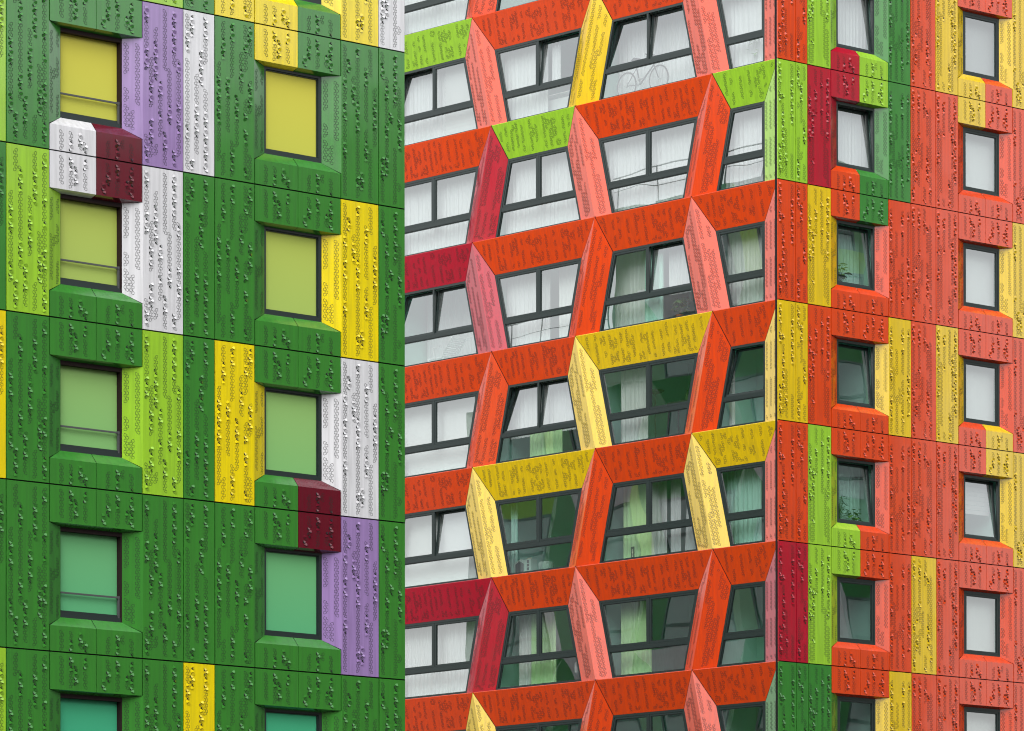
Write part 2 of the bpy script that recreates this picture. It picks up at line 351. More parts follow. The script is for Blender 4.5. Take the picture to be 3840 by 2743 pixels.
# ------------------------------------------------------------------ green building, visible face
LX = [-9.06, -8.139, -7.125, -6.1125, -5.197, -4.486, -3.5695, -2.561, -1.5475, -0.64, 0.0]
LROWS = [-1, 0, 1, 2, 3, 4]
lz = lambda r: zL0 - FL * r              # lower seam of row r
g, y, l_, wt, pu, ma = 'green', 'yellow', 'lime', 'white', 'purple', 'maroon'
LCOL = {'p0': [g, l_, g, y, g, l_], 'p1': [l_, g, l_, g, g, g], 'p2': [l_, pu, wt, l_, g, g], 'p3': [g, wt, g, g, g, y],
        'p4': [y, g, g, y, g, g], 'p5': [y, g, y, wt, pu, g], 'p6': [wt, g, g, g, g, g]}
LCOL['p00'] = [g, g, g, g, g, g]
for nm, x0, x1, ch, rl, rr in (('p00', -10.9, LX[0] - .92, CH_P2, 0, 0), ('p0', LX[0] - .92, LX[0], CH_P3 + [(7, 2, 14, ((3, 9),)), (8, 0, 28, ((6, 10), (18, 24))), (6, 14, 28)], 0, 0), ('p1', LX[0], LX[1], CH_P1, 0, 1),
                               ('p2', LX[3], LX[4], CH_P2, 1, 0), ('p3', LX[4], LX[5], CH_P3, 0, 0), ('p4', LX[5], LX[6], CH_P4, 0, 1), ('p5', LX[8], LX[9], CH_P5, 1, 0), ('p6', LX[9], LX[10], CH_P6, 0, 0)):
    me = flat_mesh('wall_panel', x0, x1, ch, rl, rr)
    copies('wall_panel', me, green, LROWS, {r: LCOL[nm][i] for i, r in enumerate(LROWS)}, 'wall panel', 'green', lz)
LS = {'A': ([(g, g), (wt, ma), (g, g), (g, g), (g, g), (g, g)], LX[1], LX[2], LX[3]), 'B': ([(y, g), (g, g), (g, g), (g, ma), (g, g), (g, g)], LX[6], LX[7], LX[8])}
for key, (pairs, xa, xm, xb) in LS.items():
    for h_ in (0, 1):
        ms, mh = sill_mesh('sill_panel', xa, xm, xb, h_), head_mesh('head_panel', xa, xm, xb, h_)
        copies('sill_panel', ms, green, LROWS, {r: pairs[i][h_] for i, r in enumerate(LROWS)}, 'panel below the window', 'green', lz)
        copies('head_panel', mh, green, LROWS, {r: pairs[i][h_] for i, r in enumerate(LROWS)}, 'panel above the window', 'green', lz)
mb = MB(); facade_backing(mb, [(-10.9, LX[1]), (LX[3], LX[6]), (LX[8], -0.012)], [(LX[1], LX[3]), (LX[6], LX[8])], lz(4), lz(-1) + FL, [lz(r) for r in LROWS])
build('backing_wall', mb, DARK, green)
# windows of the green face
def rect_ring(mb, x0, x1, z0, z1, l, r, b, t, y0, y1, mi=0):
    mb.box((x0, y0, z0), (x0 + l, y1, z1), mi); mb.box((x1 - r, y0, z0), (x1, y1, z1), mi)
    mb.box((x0 + l, y0, z0), (x1 - r, y1, z0 + b), mi); mb.box((x0 + l, y0, z1 - t), (x1 - r, y1, z1), mi)
def green_window(xa, xb, rail):
    x0, x1 = xa + IN_ - .006, xb - IN_ + .006
    fr = MB()
    if rail:
        rect_ring(fr, x0, x1, ZI - .004, ZJ + .004, .012, .035, .001, .075, D_ + .004, D_ + .13, 1)
        fr.box((x0 + .012, D_ + .006, ZI - .002), (x1 - .035, D_ + .05, ZI + .075), 0); fr.box((x0 + .012, D_ + .05, ZI + .0), (x1 - .035, D_ + .08, ZI + .115), 0); fr.box((x0 + .012, D_ + .085, ZI + .0), (x1 - .035, D_ + .13, ZI + .135), 0)
    else:
        rect_ring(fr, x0, x1, ZI - .004, ZJ + .004, .045, .075, .085, .045, D_ + .004, D_ + .075, 0)
        rect_ring(fr, x0 + .045, x1 - .075, ZI + .081, ZJ - .041, .02, .02, .02, .02, D_ + .03, D_ + .07, 0)
    pn = MB(); yp = D_ + (.115 if rail else .055)
    pn.poly([(x0 + .005, yp, ZI + .02), (x1 - .01, yp, ZI + .02), (x1 - .01, yp, ZJ), (x0 + .005, yp, ZJ)])
    parts = [('frame', fr.mesh('frame', [ANTH, JAMB])), ('pane', pn.mesh('pane', [PANE_GRAD]))]
    if rail:
        gr = MB(); z = ZI + .425
        gr.box((x0 + .02, D_ + .035, z), (x1 - .03, D_ + .065, z + .03)); gr.box((x1 - .065, D_ + .03, ZI + .08), (x1 - .03, D_ + .07, z)); gr.box((x1 - .075, D_ + .025, z - .012), (x1 - .03, D_ + .075, z + .04))
        parts.append(('guard_rail', gr.mesh('guard_rail', [RAILM])))
    return parts
for (xa, xb, rail) in ((LX[1], LX[3], True), (LX[6], LX[8], False)):
    parts = green_window(xa, xb, rail)
    for r in LROWS:
        wn = link('window', parts[0][1], green, (0, 0, lz(r)))
        for nm, me in parts[1:]: link(nm, me, wn)
# plain walls above and below the visible storeys, side and back, roof
GH = 31.4
def bw(x0, y0, z0, x1, y1, z1): return ((x0, y0, z0), (x1, y1, z1))
mb = MB(); mb.box((-10.9, 0.03, 0), (-0.02, .3, lz(4) - G)); mb.box((-10.9, 0.03, lz(-1) + FL + G), (-0.02, .3, GH)); build('plain_wall', mb, PM('green'), green)
mb = MB(); mb.box((-10.9, .3, GH - .3), (-0.3, 13, GH)); mb.box((-10.9, .3, 0), (-10.6, 13, GH - .3)); mb.box((-10.6, 12.7, 0), (-.3, 13, GH - .3)); mb.box((-.3, .3, 0), (-.02, 13, GH))
build('rear_wall', mb, PM('green'), green)
# ------------------------------------------------------------------ folded trapezoid facade (used on the orange face and on the courtyard sides)
BH, RD = 0.91, 0.177                       # band height, recess
WIDE, NARROW, CORNER = 0.69, 0.44, 0.62
def lerp(a, b, t): return a + (b - a) * t
def fin_x(top, bot, z): return lerp(top, bot, -z / FL)
def cell_geo(Lt, Lb, Rt, Rb, lc=False, rc=False):
    """L/R ridge positions at top and bottom seam (s grows to the left). Returns inner quad [(s,z)] TL,TR,BR,BL"""
    out = []
    ol = CORNER if lc else (WIDE if Lb > Lt else NARROW)     # right side of the left fin
    orr = CORNER if rc else (WIDE if Rb < Rt else NARROW)    # left side of the right fin
    zt, zb = -BH, -FL + 0.012
    return [(fin_x(Lt, Lb, zt) - ol, zt), (fin_x(Rt, Rb, zt) + orr, zt), (fin_x(Rt, Rb, zb) + orr, zb), (fin_x(Lt, Lb, zb) - ol, zb)]
# ------------------------------------------------------------------ orange building, right face
RX = [0.0, 0.605, 1.02, 1.825, 2.83, 3.84, 4.64, 5.54, 6.352, 7.36, 8.364, 9.35, 10.4]
RROWS = [0, 1, 2, 3, 4, 5, 6]
rz_ = lambda r: zR1 - FL * r             # lower seam of row r (row 0 is above the first full seam)
o, c_ = 'orange', 'crimson'
y = 'gold'
RCOL = {'q0': [o, l_, o, y, o, c_, g], 'q1': [o, l_, o, y, o, c_, g], 'q2': [l_, c_, y, o, l_, l_, g], 'q3': [g, g, o, y, o, o, y], 'q4': [o, o, o, o, o, y, o],
        'q5': [y, o, o, y, o, o, o], 'q6': [y, o, y, o, y, o, o], 'q7': [o, o, o, y, o, o, o]}
RCH = {'q0': [(0, 0, 7, ((0, 5),)), (1, 7.5, 9, ((7.5, 9),)), (0, 6.5, 10, ((6.5, 10),)), (1, 10, 27, ((12, 21),)), (2, 16, 22, ()), (2, 22, 28, ((22, 25),)), (4, 0, 15, ((3.5, 15),)), (0, 20, 28, ((20, 27),)), (4, 22, 28)],
       'q1': [(0, 0, 6, ((0.5, 5),)), (1, 4, 14, ((4, 9),)), (0, 9, 10.6), (2, 13, 19, ((15, 19),)), (2, 0, 3.4), (0, 17.5, 28, ((23, 28),)), (1, 21, 23), (2, 24, 28)]}
for nm, x0, x1, rl, rr, m0 in (('q0', RX[0], RX[1], 0, 0, .03), ('q1', RX[1], RX[2], 0, 0, .04), ('q2', RX[2], RX[3], 0, 1, .02), ('q3', RX[5], RX[6], 1, 0, .03), ('q4', RX[6], RX[7], 0, 0, .03),
                               ('q5', RX[7], RX[8], 0, 1, .03), ('q6', RX[10], RX[11], 1, 0, .03), ('q7', RX[11], RX[12], 0, 0, .03)):
    ch = RCH.get(nm) or flat_chains({'q2': 5, 'q3': 11, 'q4': 23, 'q5': 31, 'q6': 47, 'q7': 53}[nm], int((x1 - x0 - .04) / W_))
    me = flat_mesh('wall_panel', x0 - (G - .001 if nm == 'q0' else 0), x1, ch, rl, rr, m0)
    copies('wall_panel', me, orange, RROWS, {r: RCOL[nm][r] for r in RROWS}, 'wall panel', 'orange', rz_)
RS = {'A': ([(c_, l_), (o, g), (o, o), (o, o), (l_, o), (o, o), (o, o)], RX[3], RX[4], RX[5]), 'B': ([(y, o), (o, o), (o, o), (o, y), (o, o), (o, o), (o, o)], RX[8], RX[9], RX[10])}
for key, (pairs, xa, xm, xb) in RS.items():
    for h_ in (0, 1):
        ms, mh = sill_mesh('sill_panel', xa, xm, xb, h_), head_mesh('head_panel', xa, xm, xb, h_)
        cols = {r: pairs[r][h_] for r in RROWS}
        copies('sill_panel', ms, orange, RROWS, cols, 'panel below the window', 'orange', rz_)
        copies('head_panel', mh, orange, RROWS, cols, 'panel above the window', 'orange', rz_)
        link('head_panel', mh, orange, (0, 0, rz_(-1)), None, PM('orange'))
mb = MB(); facade_backing(mb, [(0.03, RX[3]), (RX[5], RX[8]), (RX[10], RX[12])], [(RX[3], RX[5]), (RX[8], RX[10])], rz_(6), rz_(0) + FL, [rz_(r) for r in RROWS])
mb.box((.012, .012, rz_(6)), (.05, .05, rz_(0) + FL))
# ------------------------------------------------------------------ orange building, left (folded) face:  x = depth, y = s
FIN_ODD = [17.7, 15.3, 10.375, 7.2, 2.262, 0.0]
FIN_EVEN = [18.4, 14.6, 11.11, 6.468, 2.995, 0.0]
def fins(k): return FIN_ODD if k % 2 else FIN_EVEN
MROWS = [-1, 0, 1, 2, 3, 4, 5, 6]
mz = lambda k: zR1 - FL * (k - 1)        # top seam of row k
BANDC = {-1: [o, g, o, o, o], 0: [o, l_, o, o, l_], 1: [o, o, l_, o, l_], 2: [o, c_, o, o, o], 3: [o, o, o, y, o], 4: [o, o, y, o, y], 5: [o, c_, o, o, o], 6: [o, o, o, o, o]}
FINC = {-1: [o, o, o, o, o, o], 0: [o, o, o, y, o, o], 1: [o, o, c_, o, o, l_], 2: [o, o, c_, o, o, o], 3: [o, o, o, y, o, y], 4: [o, o, y, o, y, o], 5: [o, o, c_, o, o, c_], 6: [o, o, y, o, o, g]}
def p3(x, s, z): return V((x, s, z))
bk = MB()
def plane_pattern(mb, P, chains_fn, axis_down, nrm, mar=0.03):
    """pattern on the planar polygon P with strips running along axis_down"""
    ez = -axis_down.normalized(); ex = (ez.cross(nrm)).normalized(); O = P[0]
    q = [((p - O).dot(ex), (p - O).dot(ez)) for p in P]
    x0, x1 = min(a for a, b in q), max(a for a, b in q); z1 = max(b for a, b in q); z0 = min(b for a, b in q)
    nst, rows = int((x1 - x0) / W_) + 1, (z1 - z0) / A_
    pattern(mb, O, ex, ez, nrm, q, chains_fn(nst, rows), (x0 + .03, z1 - 0.03), mar=mar, opens=False, lw=0.0064)
def poly_normal(P, toward):
    n = (P[1] - P[0]).cross(P[2] - P[0]).normalized()
    return n if n.dot(toward) > 0 else -n
OUT = V((-1, 0, 0))
mesh_cache = {}
def inner_of(k, i):
    ft, fb = fins(k), fins(k + 1)
    return cell_geo(ft[i], fb[i], ft[i + 1], fb[i + 1], rc=(i + 1 == 5))
for k in MROWS:
    ft, fb = fins(k), fins(k + 1); par = k % 2
    for i in range(5):                     # bands
        key = ('band', par, i)
        if key not in mesh_cache:
            I = inner_of(k, i); g_ = .009; LP = .012
            a, b = p3(0, ft[i], -LP), p3(0, ft[i + 1], -LP); c1, d1 = p3(RD, I[1][0], -BH), p3(RD, I[0][0], -BH)
            a = a + (b - a).normalized() * .022; b = b + (a - b).normalized() * .008
            d1 = d1 - V((0, g_ + .014, 0)); c1 = c1 + V((0, g_, 0))
            P = [a, b, c1, d1]; m = MB(); m.poly(P); n = poly_normal(P, OUT)
            lipa, lipb = p3(.009, a.y, 0), p3(.009, b.y, 0)
            m.poly([a, b, lipb, lipa]); m.poly([lipa, lipb, p3(RD + .02, I[1][0] + .3, .010), p3(RD + .02, I[0][0] - .3, .010)])
            plane_pattern(m, P, lambda nst, rows: band_chains(100 + i + 10 * par, nst, rows - .6), ((c1 + d1) / 2 - (a + b) / 2) * V((1, 0, 1)), n)
            mesh_cache[key] = m.mesh('spandrel_panel', [PM('orange'), GROOVE])
        link('spandrel_panel', mesh_cache[key], orange, (0, 0, mz(k)), plabel(BANDC[k][i], 'spandrel band', 'orange'), PM(BANDC[k][i]))
    for i in range(1, 6):                  # fins: left face belongs to cell i-1, right face to cell i
        key = ('fin', par, i)
        if key not in mesh_cache:
            m = MB(); Il = inner_of(k, i - 1); zt, zb = -.010, -FL + .006
            rt_, rb_ = p3(0, fin_x(ft[i], fb[i], zt), zt), p3(0, fin_x(ft[i], fb[i], zb), zb)
            tl, bl = p3(RD, Il[1][0], Il[1][1]), p3(RD, Il[2][0], Il[2][1])
            g_ = .008
            P = [rt_, tl - V((0, 0, g_)), bl, rb_]; m.poly(P); n = poly_normal(P, OUT)
            plane_pattern(m, P, lambda nst, rows: fin_chains(300 + i + 10 * par, nst, rows) if i < 5 else [(j, q * 9 + (j % 2) * 3, q * 9 + 7 + (j % 2)) for j in range(0, nst, 2) for q in range(4)], rb_ - rt_, n, .035)
            if i < 5:
                Ir = inner_of(k, i); tr, br = p3(RD, Ir[0][0], Ir[0][1]), p3(RD, Ir[3][0], Ir[3][1])
                P = [rt_, rb_, br, tr - V((0, 0, g_))]; m.poly(P); n = poly_normal(P, OUT)
                plane_pattern(m, P, lambda nst, rows: fin_chains(500 + i + 10 * par, nst, rows), rb_ - rt_, n, .035)
            mesh_cache[key] = m.mesh('fin_panel' if i < 5 else 'corner_reveal', [PM('orange'), GROOVE])
        link('fin_panel' if i < 5 else 'corner_reveal', mesh_cache[key], orange, (0, 0, mz(k)), plabel(FINC[k][i], 'fin' if i < 5 else 'corner reveal', 'orange'), PM(FINC[k][i]))
    for i in range(5):                     # dark lining a little behind the sheets
        I = inner_of(k, i); e = .022; z = mz(k)
        oa, ob, oc, od = p3(e, ft[i], z), p3(e, ft[i + 1], z), p3(e, fb[i + 1], z - FL), p3(e, fb[i], z - FL)
        ia, ib, ic, id_ = [p3(RD + e, s, z + zz) for s, zz in I]
        bk.poly([oa, ob, ib, ia]); bk.poly([ob, oc, ic, ib]); bk.poly([od, oa, ia, id_])
        bk.poly([p3(RD + .15, ib.y - .02, z - FL), p3(RD + .15, ib.y - .02, z), p3(RD + .15, ia.y + .02, z), p3(RD + .15, ia.y + .02, z - FL)][:0] or [oa, ob, p3(RD + .03, ob.y, z + .0), p3(RD + .03, oa.y, z + .0)])
for f_, v_ in zip(bk.f, bk.m):
    mb.poly([bk.v[q] for q in f_])
build('backing_wall', mb, DARK, orange)
# ------------------------------------------------------------------ windows of the orange building
def line_x(p, d, q, e):
    den = d[0] * e[1] - d[1] * e[0]; t = ((q[0] - p[0]) * e[1] - (q[1] - p[1]) * e[0]) / den
    return (p[0] + d[0] * t, p[1] + d[1] * t)
def inset(poly, ws):
    n = len(poly); sg = 1 if area(poly) > 0 else -1; L = []
    if not isinstance(ws, (list, tuple)): ws = [ws] * n
    for i in range(n):
        a, b = poly[i], poly[(i + 1) % n]; dx, dy = b[0] - a[0], b[1] - a[1]; l = math.hypot(dx, dy)
        L.append(((a[0] - dy / l * ws[i] * sg, a[1] + dx / l * ws[i] * sg), (dx, dy)))
    return [line_x(L[i - 1][0], L[i - 1][1], L[i][0], L[i][1]) for i in range(n)]
def ring_solid(mb, A, B, to3, d0, d1, mi=0):
    n = len(A)
    for i in range(n):
        j = (i + 1) % n; q = [A[i], A[j], B[j], B[i]]
        mb.prism([to3(p, d0) for p in q], [to3(p, d1) for p in q], mi)
def grid_pane(mb, Q, to3, d):
    mb.poly([to3(p, d) for p in Q])
def tilt_fn(to3, piv_z, ang, din):
    """lean a sash inwards about its bottom edge"""
    def f(p, d):
        h = p[1] - piv_z
        return to3((p[0], piv_z + h * math.cos(ang)), d + h * math.sin(ang))
    return f
def make_window(quad, to3, lights, parent, loc, open_set, d0, fw_=0.06):
    """quad TL,TR,BR,BL in (s,z).  lights: list of (kind, poly2d) ; frame includes transom/mullion bars"""
    fr = MB(); inn = inset(quad, [fw_, fw_, fw_ * .75, fw_]); ring_solid(fr, quad, inn, to3, d0, d0 + .075)
    bars = lights['bars']
    for q in bars: fr.prism([to3(p, d0 + .004) for p in q], [to3(p, d0 + .071) for p in q])
    wn = build('window', fr, ANTH, parent, loc)
    for n_, (kind, q) in enumerate(lights['panes']):
        if kind == 'fix':
            q2 = inset(q, .022); bd = MB(); ring_solid(bd, q, q2, to3, d0 + .022, d0 + .06); build('glazing_bead', bd, ANTH, wn)
            pn = MB(); grid_pane(pn, inset(q2, -.006), to3, d0 + .042); build('pane', pn, GLASS, wn)
        else:
            q0 = inset(q, .004); q1 = inset(q0, .046); piv = min(p[1] for p in q0)
            f = tilt_fn(to3, piv, .095, 0) if n_ in open_set else to3
            dd = .02 if n_ in open_set else -.006
            sh = MB(); ring_solid(sh, q0, q1, f, d0 + .014 + dd, d0 + .070 + dd); q2 = inset(q1, .012); ring_solid(sh, inset(q1, .0005), q2, f, d0 + .026 + dd, d0 + .06 + dd)
            build('sash', sh, ANTH, wn)
            pn = MB(); grid_pane(pn, inset(q2, -.004), f, d0 + .045 + dd); build('pane', pn, GLASS, wn)
    return wn
def m_to3(p, d): return V((d, p[0], p[1]))
def r_to3(p, d): return V((p[0], d, p[1]))
OPEN = {(0, 1): {0}, (0, 2): {1}, (0, 3): {0, 1}, (2, 1): {0, 1}, (2, 3): {1}, (3, 2): {0, 1}, (3, 4): {0}, (4, 1): {1}}
def at_z(quad, z):
    TL, TR, BR, BL = quad; t = (z - TL[1]) / (BL[1] - TL[1])
    return lerp(TL[0], BL[0], t), lerp(TR[0], BR[0], t)
def m_lights(quad, single, fw_=.06):
    inn = inset(quad, [fw_, fw_, fw_ * .75, fw_]); zt = -2.17; tb = .055
    la, ra = at_z(inn, zt + tb); lb, rb = at_z(inn, zt - tb)
    bars = [[(la, zt + tb), (ra, zt + tb), (rb, zt - tb), (lb, zt - tb)]]
    panes = []
    TL, TR = inn[0], inn[1]
    if single: panes.append(('sash', [TL, TR, (ra, zt + tb), (la, zt + tb)]))
    else:
        sm = (TL[0] + TR[0] + la + ra) / 4; hw = .032
        bars.append([(sm + hw, TL[1] + .0), (sm - hw, TL[1] + .0), (sm - hw, zt + tb), (sm + hw, zt + tb)])
        panes.append(('sash', [TL, (sm + hw, TL[1]), (sm + hw, zt + tb), (la, zt + tb)])); panes.append(('sash', [(sm - hw, TL[1]), TR, (ra, zt + tb), (sm - hw, zt + tb)]))
    panes.append(('fix', [(lb, zt - tb), (rb, zt - tb), inn[2], inn[3]]))
    return {'bars': bars, 'panes': panes}
for k in MROWS:
    for i in range(1, 5):
        q = inner_of(k, i)
        make_window(q, m_to3, m_lights(q, i == 4), orange, (0, 0, mz(k)), OPEN.get((k, i), set()), RD + .004)
R_OPEN = {('A', 0), ('A', 1), ('A', 2), ('A', 3), ('A', 4), ('B', 4)}
for key in 'AB':
    _, xa, xm, xb = RS[key]
    for r in RROWS:
        q = [(xa + IN_ - .005, ZJ), (xb - IN_ + .005, ZJ), (xb - IN_ + .005, ZI), (xa + IN_ - .005, ZI)]
        fw_ = .062; inn = inset(q, [fw_, fw_, fw_ * .75, fw_])
        make_window(q, r_to3, {'bars': [], 'panes': [('sash', inn)]}, orange, (0, 0, rz_(r)), {0} if (key, r) in R_OPEN else set(), D_ + .004, fw_)
# ------------------------------------------------------------------ rooms behind the orange building's windows
ROOM = principled('room_plaster', (0.40, 0.68, 0.60), 0.9, 0.1)
rm = MB()
def room(mb, x0, y0, z0, x1, y1, z1, openside):
    P = {'x0': [(x0, y0, z0), (x0, y1, z0), (x0, y1, z1), (x0, y0, z1)], 'x1': [(x1, y0, z0), (x1, y1, z0), (x1, y1, z1), (x1, y0, z1)],
         'y0': [(x0, y0, z0), (x1, y0, z0), (x1, y0, z1), (x0, y0, z1)], 'y1': [(x0, y1, z0), (x1, y1, z0), (x1, y1, z1), (x0, y1, z1)],
         'z0': [(x0, y0, z0), (x1, y0, z0), (x1, y1, z0), (x0, y1, z0)], 'z1': [(x0, y0, z1), (x1, y0, z1), (x1, y1, z1), (x0, y1, z1)]}
    for s_, p in P.items():
        if s_ != openside: mb.poly(p)
for k in MROWS:
    for i in range(1, 5):
        q = inner_of(k, i); s1 = max(p[0] for p in q) + .1; s0 = max(min(p[0] for p in q) - .1, .55)
        room(rm, RD + .10, s0, mz(k) - FL + .02, 1.65 if i == 4 else 3.4, s1, mz(k) - .42, 'x0')
for key in 'AB':
    _, xa, xm, xb = RS[key]
    for r in RROWS: room(rm, xa + .15, D_ + .10, rz_(r) + .2, xb - .15, 2.6, rz_(r) + 2.6, 'y0')
build('room_wall', rm, ROOM, orange)
mb = MB(); z6 = rz_(6) - G
mb.box((0.0, 0.0, 0), (10.4, .3, z6)); mb.box((0.0, .3, 0), (.3, 18.4, mz(7) - G))
zt = rz_(0) + FL + G; mb.box((0.005, 0.005, zt + 0), (10.4, .12, 33.2)); mb.box((0.2, .12, mz(-1) + .05), (.3, 18.4, 33.2)); mb.box((10.4, .0, 0), (10.6, 18.4, 33.2)); mb.box((.3, 18.2, 0), (10.4, 18.4, 33.2)); mb.box((.3, .12, 32.9), (10.4, 18.2, 33.15))
build('plain_wall', mb, PM('orange'), orange)
# ------------------------------------------------------------------ courtyard sides, seen only as reflections in the glass
PANE_FAR = principled('far_pane', (0.13, 0.19, 0.175), 0.06, 0.8)
def folded_facade(s0, s1, zb, zt_at, to3, seed, pal, mod=3.9):
    rnd = random.Random(seed); W = MB(); Gz = MB(); n = int((s1 - s0) / mod); mod = (s1 - s0) / n
    k = 0; z = zt_at(s0, s1)
    while z > zb + 1:
        for i in range(n):
            sh = lambda j, kk: s0 + j * mod + (0 if j in (0, n) else (.36 if (j + kk) % 2 else -.36))
            Lt, Lb, Rt, Rb = sh(i + 1, k), sh(i + 1, k + 1), sh(i, k), sh(i, k + 1)
            if z > zt_at(sh(i, 0), sh(i + 1, 0)) + .1: continue
            I = cell_geo(Lt, Lb, Rt, Rb); e3 = lambda d, s, zz: to3(d, s, z + zz)
            c = [rnd.randrange(len(pal)) for _ in range(4)]
            O_ = [e3(0, Lt, 0), e3(0, Rt, 0), e3(0, Rb, -FL), e3(0, Lb, -FL)]; J = [e3(.2, s, zz) for s, zz in I]
            for a in range(4): W.poly([O_[a], O_[(a + 1) % 4], J[(a + 1) % 4], J[a]], c[a])
            fr = inset(I, .09); ring_solid(W, I, fr, lambda p, d: e3(d, p[0], p[1]), .2, .26, len(pal))
            sm = (fr[0][0] + fr[1][0]) / 2
            W.poly([e3(.2, sm - .04, -BH), e3(.2, sm + .04, -BH), e3(.2, sm + .04, -FL + .1), e3(.2, sm - .04, -FL + .1)], len(pal))
            W.poly([e3(.2, fr[2][0], -2.1), e3(.2, fr[3][0], -2.1), e3(.2, fr[3][0], -2.2), e3(.2, fr[2][0], -2.2)], len(pal))
            Gz.poly([e3(.24, p[0], p[1]) for p in fr])
        z -= FL; k += 1
    return W, Gz, z
GP = ['green', 'green', 'green', 'white', 'green', 'green', 'lime', 'green']
gt = lambda a, b: GH if (a + b) / 2 < 46.5 else 27.3
wing = thing('courtyard_wing', 'stepped green apartment wing with roof railing, seen only reflected in the slanted windows', 'building', PL, thL)
W, Gz, zend = folded_facade(36, 53.4, 5, gt, lambda d, s, z: V((-.02 - d, s, z)), 4, GP)
build('facade', W, [PM(c) for c in GP] + [ANTH], wing); build('glazing', Gz, PANE_FAR, wing)
mb = MB(); mb.box((-.3, 36, 0), (-.03, 53.4, zend)); mb.box((-9, 36, 0), (-.3, 46.5, GH)); mb.box((-9, 46.5, 0), (-.3, 53.4, 27.3)); build('wall', mb, PM('green'), wing)
mb = MB()
for a, b, z in ((36.2, 46.4, GH), (46.6, 53.2, 27.3)):
    mb.tube([(-.25, a, z + 1.05), (-.25, b, z + 1.05)], .025, 6); mb.tube([(-.25, a, z + .55), (-.25, b, z + .55)], .012, 6)
    y_ = a
    while y_ <= b: mb.tube([(-.25, y_, z), (-.25, y_, z + 1.05)], .02, 6); y_ += 1.65
build('roof_railing', mb, RAILM, wing)
opp = thing('courtyard_block', 'green apartment block across the yard, seen only reflected in the right face windows', 'building', Pc + V((math.sin(thR), -math.cos(thR), 0)) * 30, thR)
OPH = 40.5
W, Gz, zend = folded_facade(14, 37.4, 5, lambda a, b: OPH, lambda d, s, z: V((s, -d, z)), 9, GP)
build('facade', W, [PM(c) for c in GP] + [ANTH], opp); build('glazing', Gz, PANE_FAR, opp)
mb = MB(); mb.box((14, -14, 0), (37.4, -.3, OPH)); mb.box((14, -.3, 0), (37.4, -.03, zend)); build('wall', mb, PM('green'), opp)
# ------------------------------------------------------------------ ground
def ground_mat():
    m = principled('paving', (0.10, 0.10, 0.098), 0.9, 0.2); t = m.node_tree; b = t.nodes['Principled BSDF']
    tc = t.nodes.new('ShaderNodeTexCoord'); br = t.nodes.new('ShaderNodeTexBrick'); br.inputs['Scale'].default_value = 2.0
    br.inputs['Color1'].default_value = (.070, .068, .066, 1); br.inputs['Color2'].default_value = (.050, .050, .049, 1); br.inputs['Mortar'].default_value = (.10, .10, .10, 1)
    t.links.new(tc.outputs['Object'], br.inputs['Vector']); t.links.new(br.outputs['Color'], b.inputs['Base Color']); return m
mb = MB(); mb.poly([(-1500, -1500, 0), (1500, -1500, 0), (1500, 1500, 0), (-1500, 1500, 0)])
gr = build('ground', mb, ground_mat()); gr['kind'] = 'structure'
# ------------------------------------------------------------------ curtains, blinds and things indoors
def cloth(name, col, trans=0.25):
    m = bpy.data.materials.new(name); m.use_nodes = True; t = m.node_tree; t.nodes.clear()
    o_ = t.nodes.new('ShaderNodeOutputMaterial'); d_ = t.nodes.new('ShaderNodeBsdfDiffuse'); d_.inputs[0].default_value = (*col, 1)
    tr = t.nodes.new('ShaderNodeBsdfTransparent'); mx = t.nodes.new('ShaderNodeMixShader'); mx.inputs[0].default_value = trans
    t.links.new(d_.outputs[0], mx.inputs[1]); t.links.new(tr.outputs[0], mx.inputs[2]); t.links.new(mx.outputs[0], o_.inputs[0]); return m
NET = cloth('net_curtain', (0.70, 0.71, 0.73), 0.08); SHEER = cloth('sheer_curtain', (0.88, 0.90, 0.89), 0.15); TEALC = cloth('teal_curtain', (0.52, 0.84, 0.74), 0.10)
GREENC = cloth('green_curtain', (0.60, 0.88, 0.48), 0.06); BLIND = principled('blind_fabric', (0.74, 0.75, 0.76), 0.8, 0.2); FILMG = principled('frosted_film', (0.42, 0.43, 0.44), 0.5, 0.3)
MOR = Matrix.Translation(Pc) @ Matrix.Rotation(thR, 4, 'Z')
def place(name, mb, mats, base, label, cat, smooth=False, group=None):
    if cat in ('curtain', 'blind'): group = 'curtains and blinds behind the windows'
    # one-mesh thing given in the axes of the orange building; origin put at its base
    b = V(base); mb.v = [tuple(V(q) - b) for q in mb.v]
    me = mb.mesh(name, mats if isinstance(mats, (list, tuple)) else [mats], smooth)
    o_ = bpy.data.objects.new(name, me); C.objects.link(o_); o_.location = MOR @ b; o_.rotation_euler = (0, 0, thR)
    return tag(o_, label, cat, group)
def curtain_mb(pt, a, b, z0, z1, seed, amp=.028, wl=.13, flare=0.0):
    rnd = random.Random(seed); mb = MB(); n = max(12, int(abs(b - a) / wl * 8)); rows = 7; idx = []
    ph = [rnd.uniform(0, 6.28) for _ in range(4)]
    for r in range(rows + 1):
        t = r / rows; z = lerp(z1, z0, t)
        for i in range(n + 1):
            u = i / n; s = lerp(a, b, u); s += flare * t * (u - .5)
            q = (s - a) / wl * 6.283
            d = amp * (math.sin(q + ph[0] + .5 * math.sin(q * .31 + ph[1])) * (.65 + .35 * math.sin(q * .17 + ph[2])) + .35 * math.sin(q * 2.3 + ph[3] + t * .8))
            mb.v.append(tuple(pt(s, .0 + d, z)))
    for r in range(rows):
        for i in range(n):
            q = r * (n + 1) + i; mb.f.append((q, q + 1, q + n + 2, q + n + 1)); mb.m.append(0)
    return mb
